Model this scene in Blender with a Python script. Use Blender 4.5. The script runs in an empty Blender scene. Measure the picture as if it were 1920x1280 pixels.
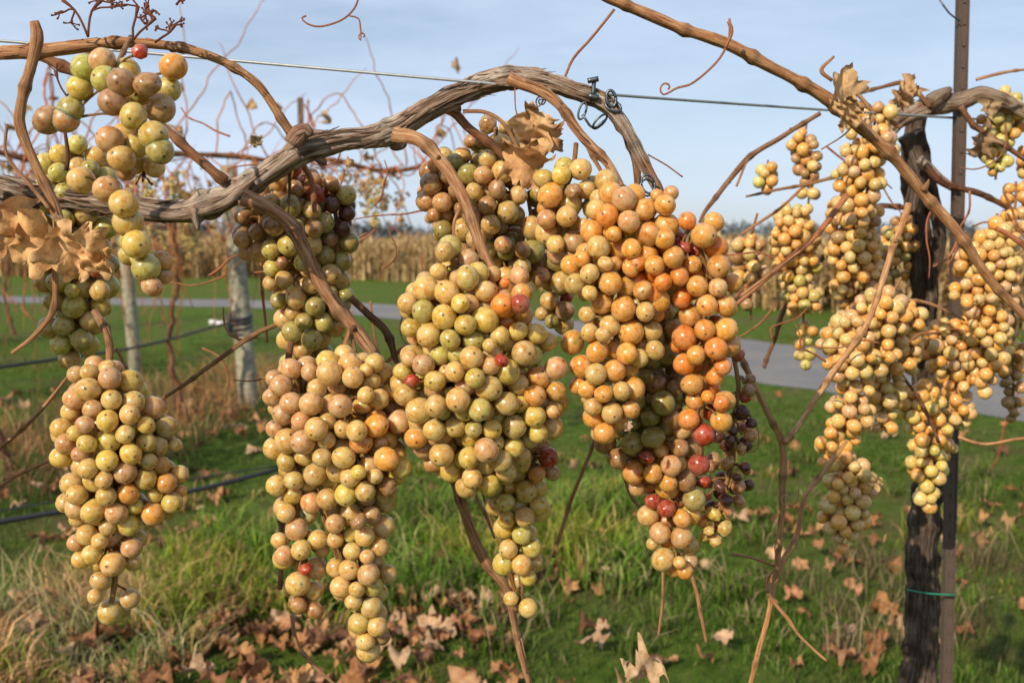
import bpy, math, random
import numpy as np
from mathutils import Vector
RS=np.random.RandomState(7); random.seed(7)
F=1867.0; CZ=1.5; PITCH=math.atan(195/F)
cp,sp=math.cos(PITCH),math.sin(PITCH)
def at(u,v,d):
    """world point on the vertical plane y=d for a bearing measured in the survey of the trellis"""
    a=(u-960)/F; b=(640-v)/F
    dy=cp+b*sp; dz=-sp+b*cp
    t=d/dy
    return np.array([a*t,d,CZ+dz*t])
def gd(u,v):
    b=(640-v)/F; dy=cp+b*sp; dz=-sp+b*cp
    t=CZ/(-dz); return np.array([(u-960)/F*t,dy*t,0.0])

# ---------------------------------------------------------------- mesh buffer
class Buf:
    def __init__(s): s.v=[];s.c=[];s.t=[];s.f3=[];s.f4=[];s.m3=[];s.m4=[];s.n=0
    def add(s,v,f,col=(1,1,1),tc=None,mat=0):
        v=np.asarray(v,float); n=len(v)
        s.v.append(v)
        col=np.asarray(col,float)
        if col.ndim==1: col=np.tile(col[:3],(n,1))
        s.c.append(col)
        s.t.append(v if tc is None else np.asarray(tc,float))
        for a in (f if isinstance(f,list) else [f]):
            if len(a)==0: continue
            a=np.asarray(a,dtype=np.int64)
            if a.shape[1]==3: s.f3.append(a+s.n); s.m3.append(np.full(len(a),mat))
            else: s.f4.append(a+s.n); s.m4.append(np.full(len(a),mat))
        s.n+=n
    def make(s,name,mats,parent=None,smooth=True):
        me=bpy.data.meshes.new(name)
        v=np.concatenate(s.v); 
        f3=np.concatenate(s.f3) if s.f3 else np.zeros((0,3),int)
        f4=np.concatenate(s.f4) if s.f4 else np.zeros((0,4),int)
        mi=np.concatenate(s.m3+s.m4)
        me.vertices.add(len(v)); me.vertices.foreach_set('co',v.astype(np.float32).ravel())
        li=np.concatenate([f3.ravel(),f4.ravel()]).astype(np.int32)
        me.loops.add(len(li)); me.loops.foreach_set('vertex_index',li)
        ls=np.concatenate([np.arange(len(f3))*3,len(f3)*3+np.arange(len(f4))*4]).astype(np.int32)
        me.polygons.add(len(ls)); me.polygons.foreach_set('loop_start',ls)
        me.polygons.foreach_set('material_index',mi.astype(np.int32))
        me.update(calc_edges=True)
        me.polygons.foreach_set('use_smooth',np.full(len(ls),smooth))
        c=np.concatenate(s.c); c4=np.ones((len(c),4)); c4[:,:3]=c
        a=me.attributes.new('Col','FLOAT_COLOR','POINT'); a.data.foreach_set('color',c4.astype(np.float32).ravel())
        t=np.concatenate(s.t)
        a=me.attributes.new('tc','FLOAT_VECTOR','POINT'); a.data.foreach_set('vector',t.astype(np.float32).ravel())
        for m in mats: me.materials.append(m)
        ob=bpy.data.objects.new(name,me); bpy.context.scene.collection.objects.link(ob)
        if parent: ob.parent=parent
        return ob
def empty(name):
    e=bpy.data.objects.new(name,None); bpy.context.scene.collection.objects.link(e); return e

def catmull(P,step):
    P=np.asarray(P,float)
    if len(P)==1: P=np.vstack([P[0],P[0]+np.array([0,0,-0.012,0])[:P.shape[1]]])
    if len(P)==2: P=np.array([P[0],(P[0]+P[1])/2,P[1]])
    Q=np.vstack([2*P[0]-P[1],P,2*P[-1]-P[-2]]); out=[]
    for i in range(1,len(Q)-2):
        L=np.linalg.norm(Q[i+1,:3]-Q[i,:3]); n=max(2,int(L/step))
        t=np.linspace(0,1,n,endpoint=False)[:,None]
        a,b,c,d=Q[i-1],Q[i],Q[i+1],Q[i+2]
        out.append(0.5*((2*b)+(c-a)*t+(2*a-5*b+4*c-d)*t*t+(3*b-a-3*c+d)*t**3))
    out.append(Q[-2][None]); return np.vstack(out)

def tube(buf,P,seg=10,step=0.01,knot=0.0,rough=0.0,wob=0.0,col=(1,1,1),mat=0,seed=0,cap=True,zig=0.0,bump_=0.0,tw=1.0):
    r_=np.random.RandomState(seed+int(abs(P[0][0])*1e4)%9999)
    C=catmull(P,step); pos=C[:,:3].copy(); R=np.maximum(C[:,3],1e-4).copy()
    n=len(pos)
    s=np.concatenate([[0],np.cumsum(np.linalg.norm(np.diff(pos,axis=0),axis=1))])
    if wob:
        for k in range(3):
            ph=r_.rand(3)*6.28; fr=(20+30*k)*(0.7+0.6*r_.rand())
            pos+=wob/(k+1)*np.sin(s[:,None]*fr+ph)
    kn=np.zeros(n); Rm=R.mean()
    if knot:
        k=0.02+r_.rand()*0.04; ks=[-0.01]
        while k<s[-1]:
            g_=np.exp(-((s-k)/(0.0025+R*0.45))**2); kn=np.maximum(kn,g_)
            R*=1+knot*(0.7+0.6*r_.rand())*g_
            ks.append(k); k+=0.045+0.04*r_.rand()
        ks.append(s[-1]+.01)
        if zig:
            off=r_.randn(len(ks),3)*zig*Rm; off[::2]*=-1
            for a in range(3): pos[:,a]+=np.interp(s,ks,off[:,a])
    if bump_:
        R*=1+bump_*np.interp(s,np.linspace(0,s[-1],max(4,int(s[-1]/0.012))),r_.randn(max(4,int(s[-1]/0.012))))
    d=np.gradient(pos,axis=0); d/=np.linalg.norm(d,axis=1)[:,None]+1e-9
    up=np.array([0,0,1.]) if abs(d[0][2])<0.9 else np.array([1.,0,0])
    x=np.cross(up,d[0]); x/=np.linalg.norm(x)
    th=np.linspace(0,2*np.pi,seg,endpoint=False)
    V=np.zeros((n,seg,3)); T=np.zeros((n,seg,3))
    A=[(r_.randint(2,5),r_.rand()*6.28,3+8*r_.rand(),0.35),(r_.randint(5,9),r_.rand()*6.28,8+10*r_.rand(),0.4),(r_.randint(9,14),r_.rand()*6.28,10+20*r_.rand(),0.35)]
    gn=r_.randn(n//3+3,seg); 
    for i in range(n):
        x=x-d[i]*np.dot(x,d[i]); x/=np.linalg.norm(x); y=np.cross(d[i],x)
        rr=np.ones(seg)
        if rough:
            for (m,ph,fq,am) in A: rr+=rough*am*np.sin(m*th+ph+tw*2.0*np.sin(s[i]*fq+ph))
            f_=(i%3)/3; rr+=rough*0.30*(gn[i//3]*(1-f_)+gn[i//3+1]*f_)
        V[i]=pos[i]+R[i]*(np.cos(th)*rr)[:,None]*x+R[i]*(np.sin(th)*rr)[:,None]*y
        T[i,:,0]=np.cos(th); T[i,:,1]=np.sin(th); T[i,:,2]=s[i]*100
    T[:,:,2]+=r_.rand()*50
    cc=np.asarray(col,float)[None]*(1-0.45*kn)[:,None]; cc=np.repeat(cc[:,None],seg,1).reshape(-1,3)
    idx=np.arange(n*seg).reshape(n,seg)
    a=idx[:-1];b=idx[1:]
    q=np.stack([a,np.roll(a,-1,1),np.roll(b,-1,1),b],-1).reshape(-1,4)
    v=V.reshape(-1,3);t=T.reshape(-1,3); fs=[q]
    if cap:
        v=np.vstack([v,pos[:1],pos[-1:]]); t=np.vstack([t,t[:1],t[-1:]]); cc=np.vstack([cc,cc[:1],cc[-1:]])
        c0=n*seg; j=np.arange(seg)
        fs.append(np.stack([np.full(seg,c0),(j+1)%seg,j],1))
        fs.append(np.stack([np.full(seg,c0+1),(n-1)*seg+j,(n-1)*seg+(j+1)%seg],1))
    buf.add(v,fs,cc,t,mat)

# ---------------------------------------------------------------- materials
def newmat(name):
    m=bpy.data.materials.new(name); m.use_nodes=True; nt=m.node_tree
    return m,nt,nt.nodes['Principled BSDF'],nt.nodes,nt.links
def attr(N,name):
    a=N.new('ShaderNodeAttribute'); a.attribute_name=name; return a
def noise(N,L,vec,scale,detail=3,rough=0.5):
    n=N.new('ShaderNodeTexNoise'); n.inputs['Scale'].default_value=scale; n.inputs['Detail'].default_value=detail; n.inputs['Roughness'].default_value=rough
    if vec is not None: L.new(vec,n.inputs['Vector'])
    return n.outputs['Fac']
def ramp(N,L,fac,stops):
    r=N.new('ShaderNodeValToRGB'); e=r.color_ramp.elements
    while len(e)<len(stops): e.new(0.5)
    for el,(p,c) in zip(e,stops):
        el.position=p; el.color=(c,c,c,1) if isinstance(c,(int,float)) else (*c,1)
    L.new(fac,r.inputs['Fac']); return r.outputs['Color']
def mix(N,L,fac,a,b,mode='MIX'):
    m=N.new('ShaderNodeMix'); m.data_type='RGBA'; m.blend_type=mode
    for sck,val in ((m.inputs[0],fac),(m.inputs[6],a),(m.inputs[7],b)):
        if isinstance(val,(int,float)): sck.default_value=val
        elif isinstance(val,tuple): sck.default_value=(*val,1)
        else: L.new(val,sck)
    return m.outputs[2]
def mathn(N,L,op,a,b=None):
    m=N.new('ShaderNodeMath'); m.operation=op
    for i,val in enumerate((a,b)):
        if val is None: continue
        if isinstance(val,(int,float)): m.inputs[i].default_value=val
        else: L.new(val,m.inputs[i])
    return m.outputs[0]
def bump(N,L,h,strength,dist,bs):
    b=N.new('ShaderNodeBump'); b.inputs['Strength'].default_value=strength; b.inputs['Distance'].default_value=dist
    L.new(h,b.inputs['Height']); L.new(b.outputs[0],bs.inputs['Normal'])

def berry_mat(fine=True):
    m,nt,B,N,L=newmat('grape_skin' if fine else 'grape_skin_far')
    col=attr(N,'Col').outputs['Color']
    geo=N.new('ShaderNodeNewGeometry').outputs['Position']
    tc=attr(N,'tc').outputs['Vector']
    bl=noise(N,L,geo,110,4,0.65)
    sr=N.new('ShaderNodeSeparateColor'); L.new(col,sr.inputs[0])
    lum=mathn(N,L,'MINIMUM',mathn(N,L,'MULTIPLY',sr.outputs[0],2.0),1.0)
    bf=mathn(N,L,'MULTIPLY',ramp(N,L,bl,[(0.44,0.0),(0.72,0.36)]),lum)
    c=mix(N,L,bf,col,(0.70,0.57,0.42))
    mott=noise(N,L,geo,220,3,0.55)
    c=mix(N,L,ramp(N,L,mott,[(0.32,0.0),(0.52,1.0)]),mix(N,L,1.0,c,(0.84,0.66,0.48),'MULTIPLY'),c)
    vo=N.new('ShaderNodeTexVoronoi'); vo.inputs['Scale'].default_value=350; L.new(geo,vo.inputs['Vector'])
    dots=ramp(N,L,vo.outputs['Distance'],[(0.11,1.0),(0.20,0.0)])
    msk=ramp(N,L,noise(N,L,geo,45,2),[(0.44,0.0),(0.62,0.75)])
    c=mix(N,L,mathn(N,L,'MULTIPLY',dots,msk),c,(0.12,0.05,0.02))
    sx=N.new('ShaderNodeSeparateXYZ'); L.new(tc,sx.inputs[0])
    c=mix(N,L,ramp(N,L,sx.outputs[2],[(0.986,0.0),(0.992,0.9)]),c,(0.09,0.045,0.02))
    L.new(c,B.inputs['Base Color'])
    L.new(ramp(N,L,bl,[(0.38,0.20),(0.66,0.46)]),B.inputs['Roughness'])
    B.inputs['IOR'].default_value=1.42
    B.inputs['Coat Weight'].default_value=0.3
    L.new(ramp(N,L,bl,[(0.40,0.12),(0.66,0.38)]),B.inputs['Coat Roughness'])
    if fine:
        B.inputs['Subsurface Weight'].default_value=1.0
        B.inputs['Subsurface Radius'].default_value=(1.0,0.5,0.12)
        B.inputs['Subsurface Scale'].default_value=0.008
        B.inputs['Transmission Weight'].default_value=0.13
    bump(N,L,mott,0.08,0.001,B)
    return m
M_BERRY=berry_mat(); M_BERRYF=berry_mat(False)
def wood_mat(name,c1,c2,c3,sc,bs=0.6,rough=0.75,bd=0.0025,st=(0.30,0.45,0.68),zs=0.12,dk_=(0.6,0.5,0.44)):
    m,nt,B,N,L=newmat(name)
    tc=attr(N,'tc').outputs['Vector']
    mp=N.new('ShaderNodeMapping'); mp.inputs['Scale'].default_value=(sc,sc,zs*sc/3); L.new(tc,mp.inputs[0])
    n1=noise(N,L,mp.outputs[0],1.0,8,0.75)
    mp2=N.new('ShaderNodeMapping'); mp2.inputs['Scale'].default_value=(0.9,0.9,0.5); L.new(tc,mp2.inputs[0])
    n2=noise(N,L,mp2.outputs[0],1.0,5,.65)
    c=ramp(N,L,n1,[(st[0],c3),(st[1],c1),(st[2],c2)])
    c=mix(N,L,ramp(N,L,n2,[(0.42,0.0),(0.64,1.0)]),c,mix(N,L,1.0,c,dk_,'MULTIPLY'))
    c=mix(N,L,1.0,c,attr(N,'Col').outputs['Color'],'MULTIPLY')
    L.new(c,B.inputs['Base Color']); B.inputs['Roughness'].default_value=rough; B.inputs['Specular IOR Level'].default_value=0.25
    bump(N,L,n1,bs,bd,B); return m
M_OLD=wood_mat('old_bark',(0.44,0.32,0.235),(0.74,0.64,0.53),(0.08,0.042,0.026),5.0,1.0,0.9,0.005,(0.36,0.47,0.58),0.15,(.72,.56,.47))
M_CANE=wood_mat('cane_bark',(0.40,0.19,0.085),(0.62,0.39,0.22),(0.10,0.036,0.017),6.0,0.9,0.65,0.0014,(0.35,0.48,0.62),0.2,(.70,.53,.45))
M_DARK=wood_mat('dark_bark',(0.12,0.085,0.062),(0.26,0.20,0.155),(0.02,0.014,0.010),5.0,1.0,0.95,0.005,(0.36,.48,.64))
M_POST=wood_mat('weathered_post',(0.30,0.29,0.21),(0.44,0.42,0.32),(0.15,0.13,0.09),6.0,0.5,0.9)
def vcol_mat(name,rough=0.7,trans=0.0,nsc=0,spec=0.3):
    m,nt,B,N,L=newmat(name)
    c=attr(N,'Col').outputs['Color']
    if nsc:
        n=noise(N,L,N.new('ShaderNodeNewGeometry').outputs['Position'],nsc,4,0.6)
        c=mix(N,L,1.0,c,ramp(N,L,n,[(0.3,(0.55,0.45,0.38)),(0.6,(1,1,1))]),'MULTIPLY')
        bump(N,L,n,0.5,0.003,B)
    L.new(c,B.inputs['Base Color']); B.inputs['Roughness'].default_value=rough
    B.inputs['Specular IOR Level'].default_value=spec
    if trans:
        t=N.new('ShaderNodeBsdfTranslucent'); L.new(c,t.inputs[0]); x=N.new('ShaderNodeMixShader'); x.inputs[0].default_value=trans
        L.new(B.outputs[0],x.inputs[1]); L.new(t.outputs[0],x.inputs[2]); L.new(x.outputs[0],N['Material Output'].inputs['Surface'])
    return m
M_LEAF=vcol_mat('dried_leaf_tissue',0.75,0.25,110)
M_LEAFG=vcol_mat('fallen_leaf_tissue',0.85,0.15,30,0.15)
M_GRASS=vcol_mat('grass_blade',0.6,0.3,0,0.12)
M_CORN=vcol_mat('dry_corn',0.9,0.15,0,0.1)
M_TREE=vcol_mat('far_foliage',0.95)
def metal(name,col,rough,met=1.0):
    m,nt,B,N,L=newmat(name); 
    n=noise(N,L,N.new('ShaderNodeNewGeometry').outputs['Position'],160,4,0.6)
    L.new(mix(N,L,n,col,tuple(k*0.55 for k in col)),B.inputs['Base Color'])
    B.inputs['Roughness'].default_value=rough; B.inputs['Metallic'].default_value=met; return m
M_WIRE=metal('galvanised_wire',(0.45,0.47,0.48),0.55,0.5)
M_BOLT=metal('dark_steel',(0.16,0.18,0.19),0.45)
M_RUST=metal('rusty_steel',(0.12,0.078,0.058),0.75,0.1)
M_HOSE=metal('black_plastic',(0.03,0.03,0.032),0.45,0.0)
M_WHITE=metal('white_plastic',(0.8,0.8,0.8),0.4,0.0)
M_GREEN=metal('green_tie',(0.02,0.25,0.15),0.5,0.0)

# ---------------------------------------------------------------- berries
def sphere(seg,rings):
    v=[(0,0,1)]
    for i in range(1,rings):
        p=math.pi*i/rings
        for j in range(seg):
            t=2*math.pi*j/seg; v.append((math.sin(p)*math.cos(t),math.sin(p)*math.sin(t),math.cos(p)))
    v.append((0,0,-1)); f3=[];f4=[]
    for j in range(seg): f3.append((0,1+j,1+(j+1)%seg))
    for i in range(rings-2):
        a=1+i*seg;b=a+seg
        for j in range(seg): f4.append((a+j,b+j,b+(j+1)%seg,a+(j+1)%seg))
    a=1+(rings-2)*seg; last=len(v)-1
    for j in range(seg): f3.append((a+j,last,a+(j+1)%seg))
    return np.array(v),np.array(f3),np.array(f4)
SP_HI=sphere(24,16); SP_MD=sphere(14,9); SP_LO=sphere(8,5)
def wrinkle(V,seed,amt):
    r=np.random.RandomState(seed); h=np.zeros(len(V))
    for k in range(7):
        d=r.randn(3); d/=np.linalg.norm(d); h+=np.abs(np.sin(V@d*(2.5+3.5*r.rand())+r.rand()*6))
    h=h/7; return V*(1-amt*(1.1-h*1.2))[:,None]*np.array([1,1-amt*0.5,1])
PAL=dict(G=(0.52,0.45,0.12),Y=(0.66,0.48,0.11),T=(0.65,0.44,0.145),P=(0.63,0.37,0.16),O=(0.76,0.26,0.035),N=(0.72,0.36,0.075),R=(0.40,0.055,0.02),D=(0.10,0.032,0.020),L=(0.38,0.32,0.09),B=(0.40,0.22,0.085))
def add_berry(buf,c,r,axis,col,tpl,rs,shr=0.0):
    V,f3,f4=tpl
    U=V
    if shr>0: U=wrinkle(V,rs.randint(1,9999),shr)
    a=axis/(np.linalg.norm(axis)+1e-9)
    x=np.cross(a,rs.randn(3)); x/=np.linalg.norm(x)+1e-9; y=np.cross(a,x)
    M=np.stack([x,y*(0.92+.08*rs.rand()),a*(0.95+0.12*rs.rand())],0)
    W=(U*r)@M+c
    buf.add(W,[f3,f4],col,V)
def pick(pal,rs):
    k=pal[rs.randint(len(pal))]
    return (np.array(PAL[k])*(0.82+0.28*rs.rand())*(1+0.03*rs.randn(3)).clip(0.92,1.08)).clip(0,.85)
def cluster(lobes,d,rpx=20,pal='GTTP',hot=(),dens=0.56,depthf=0.85,seed=1,hi=2,stem=None,shr=0.08,extra=(),name='grape_cluster',parent=None,rvar=0.14):
    """lobes: lists of (u,v,halfwidth[,depth offset])"""
    rs=np.random.RandomState(seed); k=d/F; r0=rpx*k
    SPN=[];LB=[]
    for lb in lobes:
        P=np.array([list(at(q[0],q[1],d+(q[3] if len(q)>3 else 0)))+[q[2]*k] for q in lb])
        C=catmull(P,0.006); C[:,3]*=1+0.18*np.sin(np.arange(len(C))*0.9+rs.rand()*6)
        C[:,3]=np.maximum(C[:,3],r0*0.9); LB.append(P); SPN.append(C)
    S=np.vstack(SPN); 
    mn=(S[:,:3]-S[:,3:4]).min(0); mx=(S[:,:3]+S[:,3:4]).max(0)
    Q=mn+(mx-mn)*rs.rand(6000,3)
    def ratio(X):
        D=X[:,None,:]-S[None,:,:3]; D=D/np.array([1,depthf,1]); dd=np.sqrt((D**2).sum(-1))/S[None,:,3]
        j=dd.argmin(1); return dd[np.arange(len(X)),j],j
    rq,_=ratio(Q); inside=Q[rq<1]; vol=np.prod(mx-mn)*len(inside)/6000
    n=int(dens*vol/(4.19*r0**3)); n=max(4,min(n,520))
    if len(inside)<n: inside=np.vstack([inside]*int(np.ceil(n/max(1,len(inside)))))
    X=inside[rs.permutation(len(inside))[:n]]+rs.randn(n,3)*1e-4
    R=r0*(1+rvar*rs.randn(n)).clip(0.55,1.2); lj=rs.uniform(-.06,.10,n)
    for it in range(45):
        D=X[:,None]-X[None]; dist=np.sqrt((D**2).sum(-1))+np.eye(n)
        ov=((R[:,None]+R[None])*0.965-dist).clip(0)*(1-np.eye(n))
        X=X+0.28*((D/dist[...,None])*ov[...,None]).sum(1)
        rt,j=ratio(X); lim=1-0.75*R/S[j,3]+lj; lim=lim.clip(0.12)
        out=rt>lim
        tgt=S[j,:3]+(X-S[j,:3])*(lim/np.maximum(rt,1e-6))[:,None]
        X[out]=X[out]*0.4+tgt[out]*0.6
    rt,j=ratio(X)
    buf=Buf(); tpl=(SP_LO,SP_MD,SP_HI)[hi]
    stems=[]
    hw=[(at(h[0],h[1],d),h[2]*k,h[3],(h[4] if len(h)>4 else 0)) for h in hot]
    for i in range(n):
        pal_i=pal; sh=shr*rs.rand()*1.6 if rs.rand()<0.5 else 0
        for (hp,hr,hpal,hs) in hw:
            if math.hypot(X[i][0]-hp[0],X[i][2]-hp[2])<hr*(.8+.4*rs.rand()): pal_i=hpal; sh=max(sh,hs)
        ax=(X[i]-S[j[i],:3])+np.array([0,0,-0.6])*R[i]+rs.randn(3)*1.0*R[i]
        if rs.rand()<0.02 and hi==2: pal_i='RBBB'; sh=0.3
        add_berry(buf,X[i],R[i]*(0.85 if sh>0.2 else 1),ax,pick(pal_i,rs),tpl,rs,sh)
        if hi==2: stems.append((X[i],S[max(0,j[i]-1),:3],R[i],ax/np.linalg.norm(ax)))
    for e in extra: # (u,v,rpx,pal[,shr,dd])
        dd=d+(e[5] if len(e)>5 else 0); c=at(e[0],e[1],dd); R1=e[2]*k
        jj=np.linalg.norm(S[:,:3]-c,axis=1).argmin()
        ax=c-S[jj,:3]+rs.randn(3)*0.01; sh=e[4] if len(e)>4 else 0
        add_berry(buf,c,R1,ax,pick(e[3],rs),tpl,rs,sh)
        stems.append((c,S[jj,:3],R1,ax/np.linalg.norm(ax)))
    for P in LB:
        Pp=P.copy(); Pp[:,3]=0.0022*(1 if hi==2 else 0.8); 
        if len(Pp)>1: tube(buf,Pp,6,0.012,wob=0.001,col=(0.8,0.8,0.6),mat=1)
    for (c,s_,R1,ax) in stems:
        tube(buf,[list(s_)+[0.0011],list((s_+c)/2-ax*R1*0.2+np.array([0,0,0.002]))+[0.0009],list(c-ax*R1*0.95)+[0.0012]],5,0.012,col=(0.75,0.8,0.5),mat=1,cap=False)
    if stem:
        P=[list(at(q[0],q[1],q[2]))+[0.0022 if hi==2 else 0.0018] for q in stem]
        top=LB[0][0]; P.append(list(top[:3])+[0.002]); tube(buf,P,7,0.006,knot=0.4,col=(0.8,0.75,0.6),mat=1)
    return buf.make(name,[M_BERRY if hi==2 else M_BERRYF,M_CANE],parent)

# foreground left loose cluster
cluster([[(215,130,45),(240,170,52),(250,215,44)],[(255,215,38),(250,290,48)],[(205,350,26),(235,400,30),(258,465,34),(280,520,36)]],0.75,24,'GYYTY',
  hot=[(235,150,45,'YPPT'),(285,540,28,'PNT')],seed=3,dens=0.4,stem=[(245,70,0.86)],extra=[(160,128,27,'G'),(150,165,24,'Y'),(325,125,25,'N',0,-.01),(316,167,24,'G'),(90,225,29,'B',0.1),(122,224,26,'P',0.08),(132,205,24,'G'),(228,155,26,'B',0,-.03),(276,158,27,'BR',0.25,-0.03),(211,192,26,'PB',0,-0.03),(302,203,28,'P',0,-.01),(262,97,16,'R',0.3),
  (198,150,26,'G',0,-.01),(250,218,25,'Y',0,-.03),(206,262,25,'P',0,-.02),(288,254,26,'Y',0,-.03),(300,282,25,'G',0,-.03),(228,297,25,'T',0,-.02),(200,355,25,'P',0,-.02),(232,382,26,'Y',0,-.03),(240,416,28,'Y',0,-.02),(256,458,26,'Y',0,-.03),(274,502,26,'G',0,-.02),(242,478,20,'G'),(302,492,22,'N'),(285,537,21,'P',.1,-.02),(152,338,26,'T'),(306,516,18,'P')])
cluster([[(145,335,66),(140,400,62),(135,470,70),(150,550,56),(140,610,50),(135,665,30)]],0.94,20,'GGYTLT',seed=5,dens=0.6,hot=[(140,650,40,'YGT',0.1)],stem=[(150,300,0.93)])
cluster([[(190,725,52),(215,790,92),(215,860,92),(205,940,72),(205,1010,58),(215,1080,50),(205,1150,30)],[(255,800,60),(300,880,48),(295,945,38)]],0.80,20.5,'TTTPYYT',seed=11,dens=0.62,
  hot=[(290,920,55,'YYN'),(175,730,60,'PTP')],stem=[(190,600,0.84),(207,660,0.82)])
cluster([[(545,345,55),(555,400,80),(565,460,70),(575,530,66),(580,600,62),(572,650,46),(570,700,36)],[(490,380,38),(490,440,45)],[(620,360,40),(632,430,40),(628,500,36)],[(615,540,40),(620,600,34)]],0.97,18.5,'LTTGTG',
  hot=[(485,420,60,'BPB'),(600,340,50,'BBR',0.2),(640,420,40,'BLBD',0.1)],seed=14,stem=[(560,300,0.92)],dens=.6)
cluster([[(650,735,60),(650,790,110),(670,860,85),(675,930,66),(672,1010,60),(680,1090,52),(690,1150,42),(690,1212,28)],[(560,735,55),(545,790,45),(560,860,45),(555,930,45),(560,1010,46),(562,1080,44),(570,1130,32)],[(720,750,48),(770,815,38)]],0.79,20.5,'TTPTYTTT',
  hot=[(560,740,70,'PPT'),(740,800,70,'PNT'),(570,1135,26,'NBT',0.15),(690,1200,38,'PBT',0.1)],seed=21,dens=0.62,stem=[(655,620,0.84),(640,680,0.82)])
cluster([[(850,500,48),(850,560,85),(870,640,100),(870,720,120),(880,790,112),(890,850,60)],[(960,530,36),(950,590,48),(960,660,70),(985,740,72),(990,790,50)]],0.80,21,'TYTTPTG',
  hot=[(965,555,55,'ONPO'),(850,620,70,'GTYT'),(1040,730,60,'NPN'),(860,850,50,'YTT')],seed=31,dens=0.62,stem=[(890,440,0.83),(885,480,0.82)],
  extra=[(1042,690,22,'P',0,-0.01),(1036,765,22,'N'),(940,676,15,'R',0.3,-0.055),(975,570,19,'R',0,-.045),(942,571,19,'OR',0,-.045)])
cluster([[(940,870,42),(1000,870,48),(975,930,52),(965,1000,46),(975,1070,44),(975,1140,34)],[(900,890,26),(930,930,30)]],0.86,19.5,'YTYTG',
  hot=[(1025,850,50,'RPNB',0.2),(980,1130,40,'TYT')],seed=37,dens=0.6)
cluster([[(930,280,50),(920,340,70),(930,400,90),(930,460,80)],[(850,340,62),(845,400,50),(850,440,40)],[(990,360,50),(1000,430,50)],[(1040,490,40),(1040,560,40),(1050,600,28)]],0.97,18.5,'BTLTTP',
  hot=[(820,360,50,'BPB',0.05)],seed=41,stem=[(930,240,0.95)],dens=0.6)
# the big orange group
cluster([[(1075,325,46),(1050,390,55),(1050,450,48)],[(1110,370,52),(1115,430,44)]],0.83,21,'YTTTP',hot=[(1030,390,30,'NP',0.1)],seed=51,stem=[(1080,270,0.85)],dens=0.6)
cluster([[(1170,400,54),(1130,480,58),(1115,560,52),(1110,640,54),(1120,700,52),(1150,760,48),(1130,800,42)],[(1180,440,56),(1195,520,52),(1195,590,52),(1185,660,44),(1170,720,38)]],0.80,20.5,'NTNNTN',
  hot=[(1080,620,50,'TTN'),(1110,770,60,'TPN'),(1190,410,60,'NONP')],seed=57,stem=[(1170,350,0.84)],dens=0.62)
cluster([[(1245,400,50),(1240,470,62),(1245,540,56)],[(1300,440,48),(1320,500,56),(1320,570,56),(1322,650,54),(1320,730,50),(1315,800,44),(1315,855,26)]],0.80,20.5,'ONNON',
  hot=[(1250,410,50,'NPNO'),(1310,820,60,'OROO'),(1350,560,30,'NP'),(1290,455,20,'R',0.3)],seed=63,stem=[(1240,370,0.85)],dens=0.62)
cluster([[(1230,560,60),(1230,640,72),(1230,720,72),(1225,800,66),(1245,880,58),(1250,950,56),(1258,1010,46),(1275,1062,34)],[(1290,880,40),(1275,950,40)],[(1170,830,44),(1190,880,40)]],0.87,19.5,'LGLTB',
  hot=[(1260,880,80,'BNNP'),(1260,1010,80,'NTOP'),(1240,945,26,'R',0.2)],seed=69,dens=0.62)
cluster([[(1375,650,26),(1385,720,32),(1375,790,40),(1375,860,46),(1355,920,48),(1340,985,30),(1325,1015,18)]],0.88,17,'DDDB',
  hot=[(1375,820,400,'DBDBR',.36),(1340,1000,45,'YNT',.06),(1385,640,40,'BPR',0.3)],shr=0.25,seed=73,dens=0.55)
cluster([[(1400,470,34),(1410,540,26),(1410,600,14)]],1.45,12,'TNB',seed=75,hi=1,stem=[(1420,400,1.45)])
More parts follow.
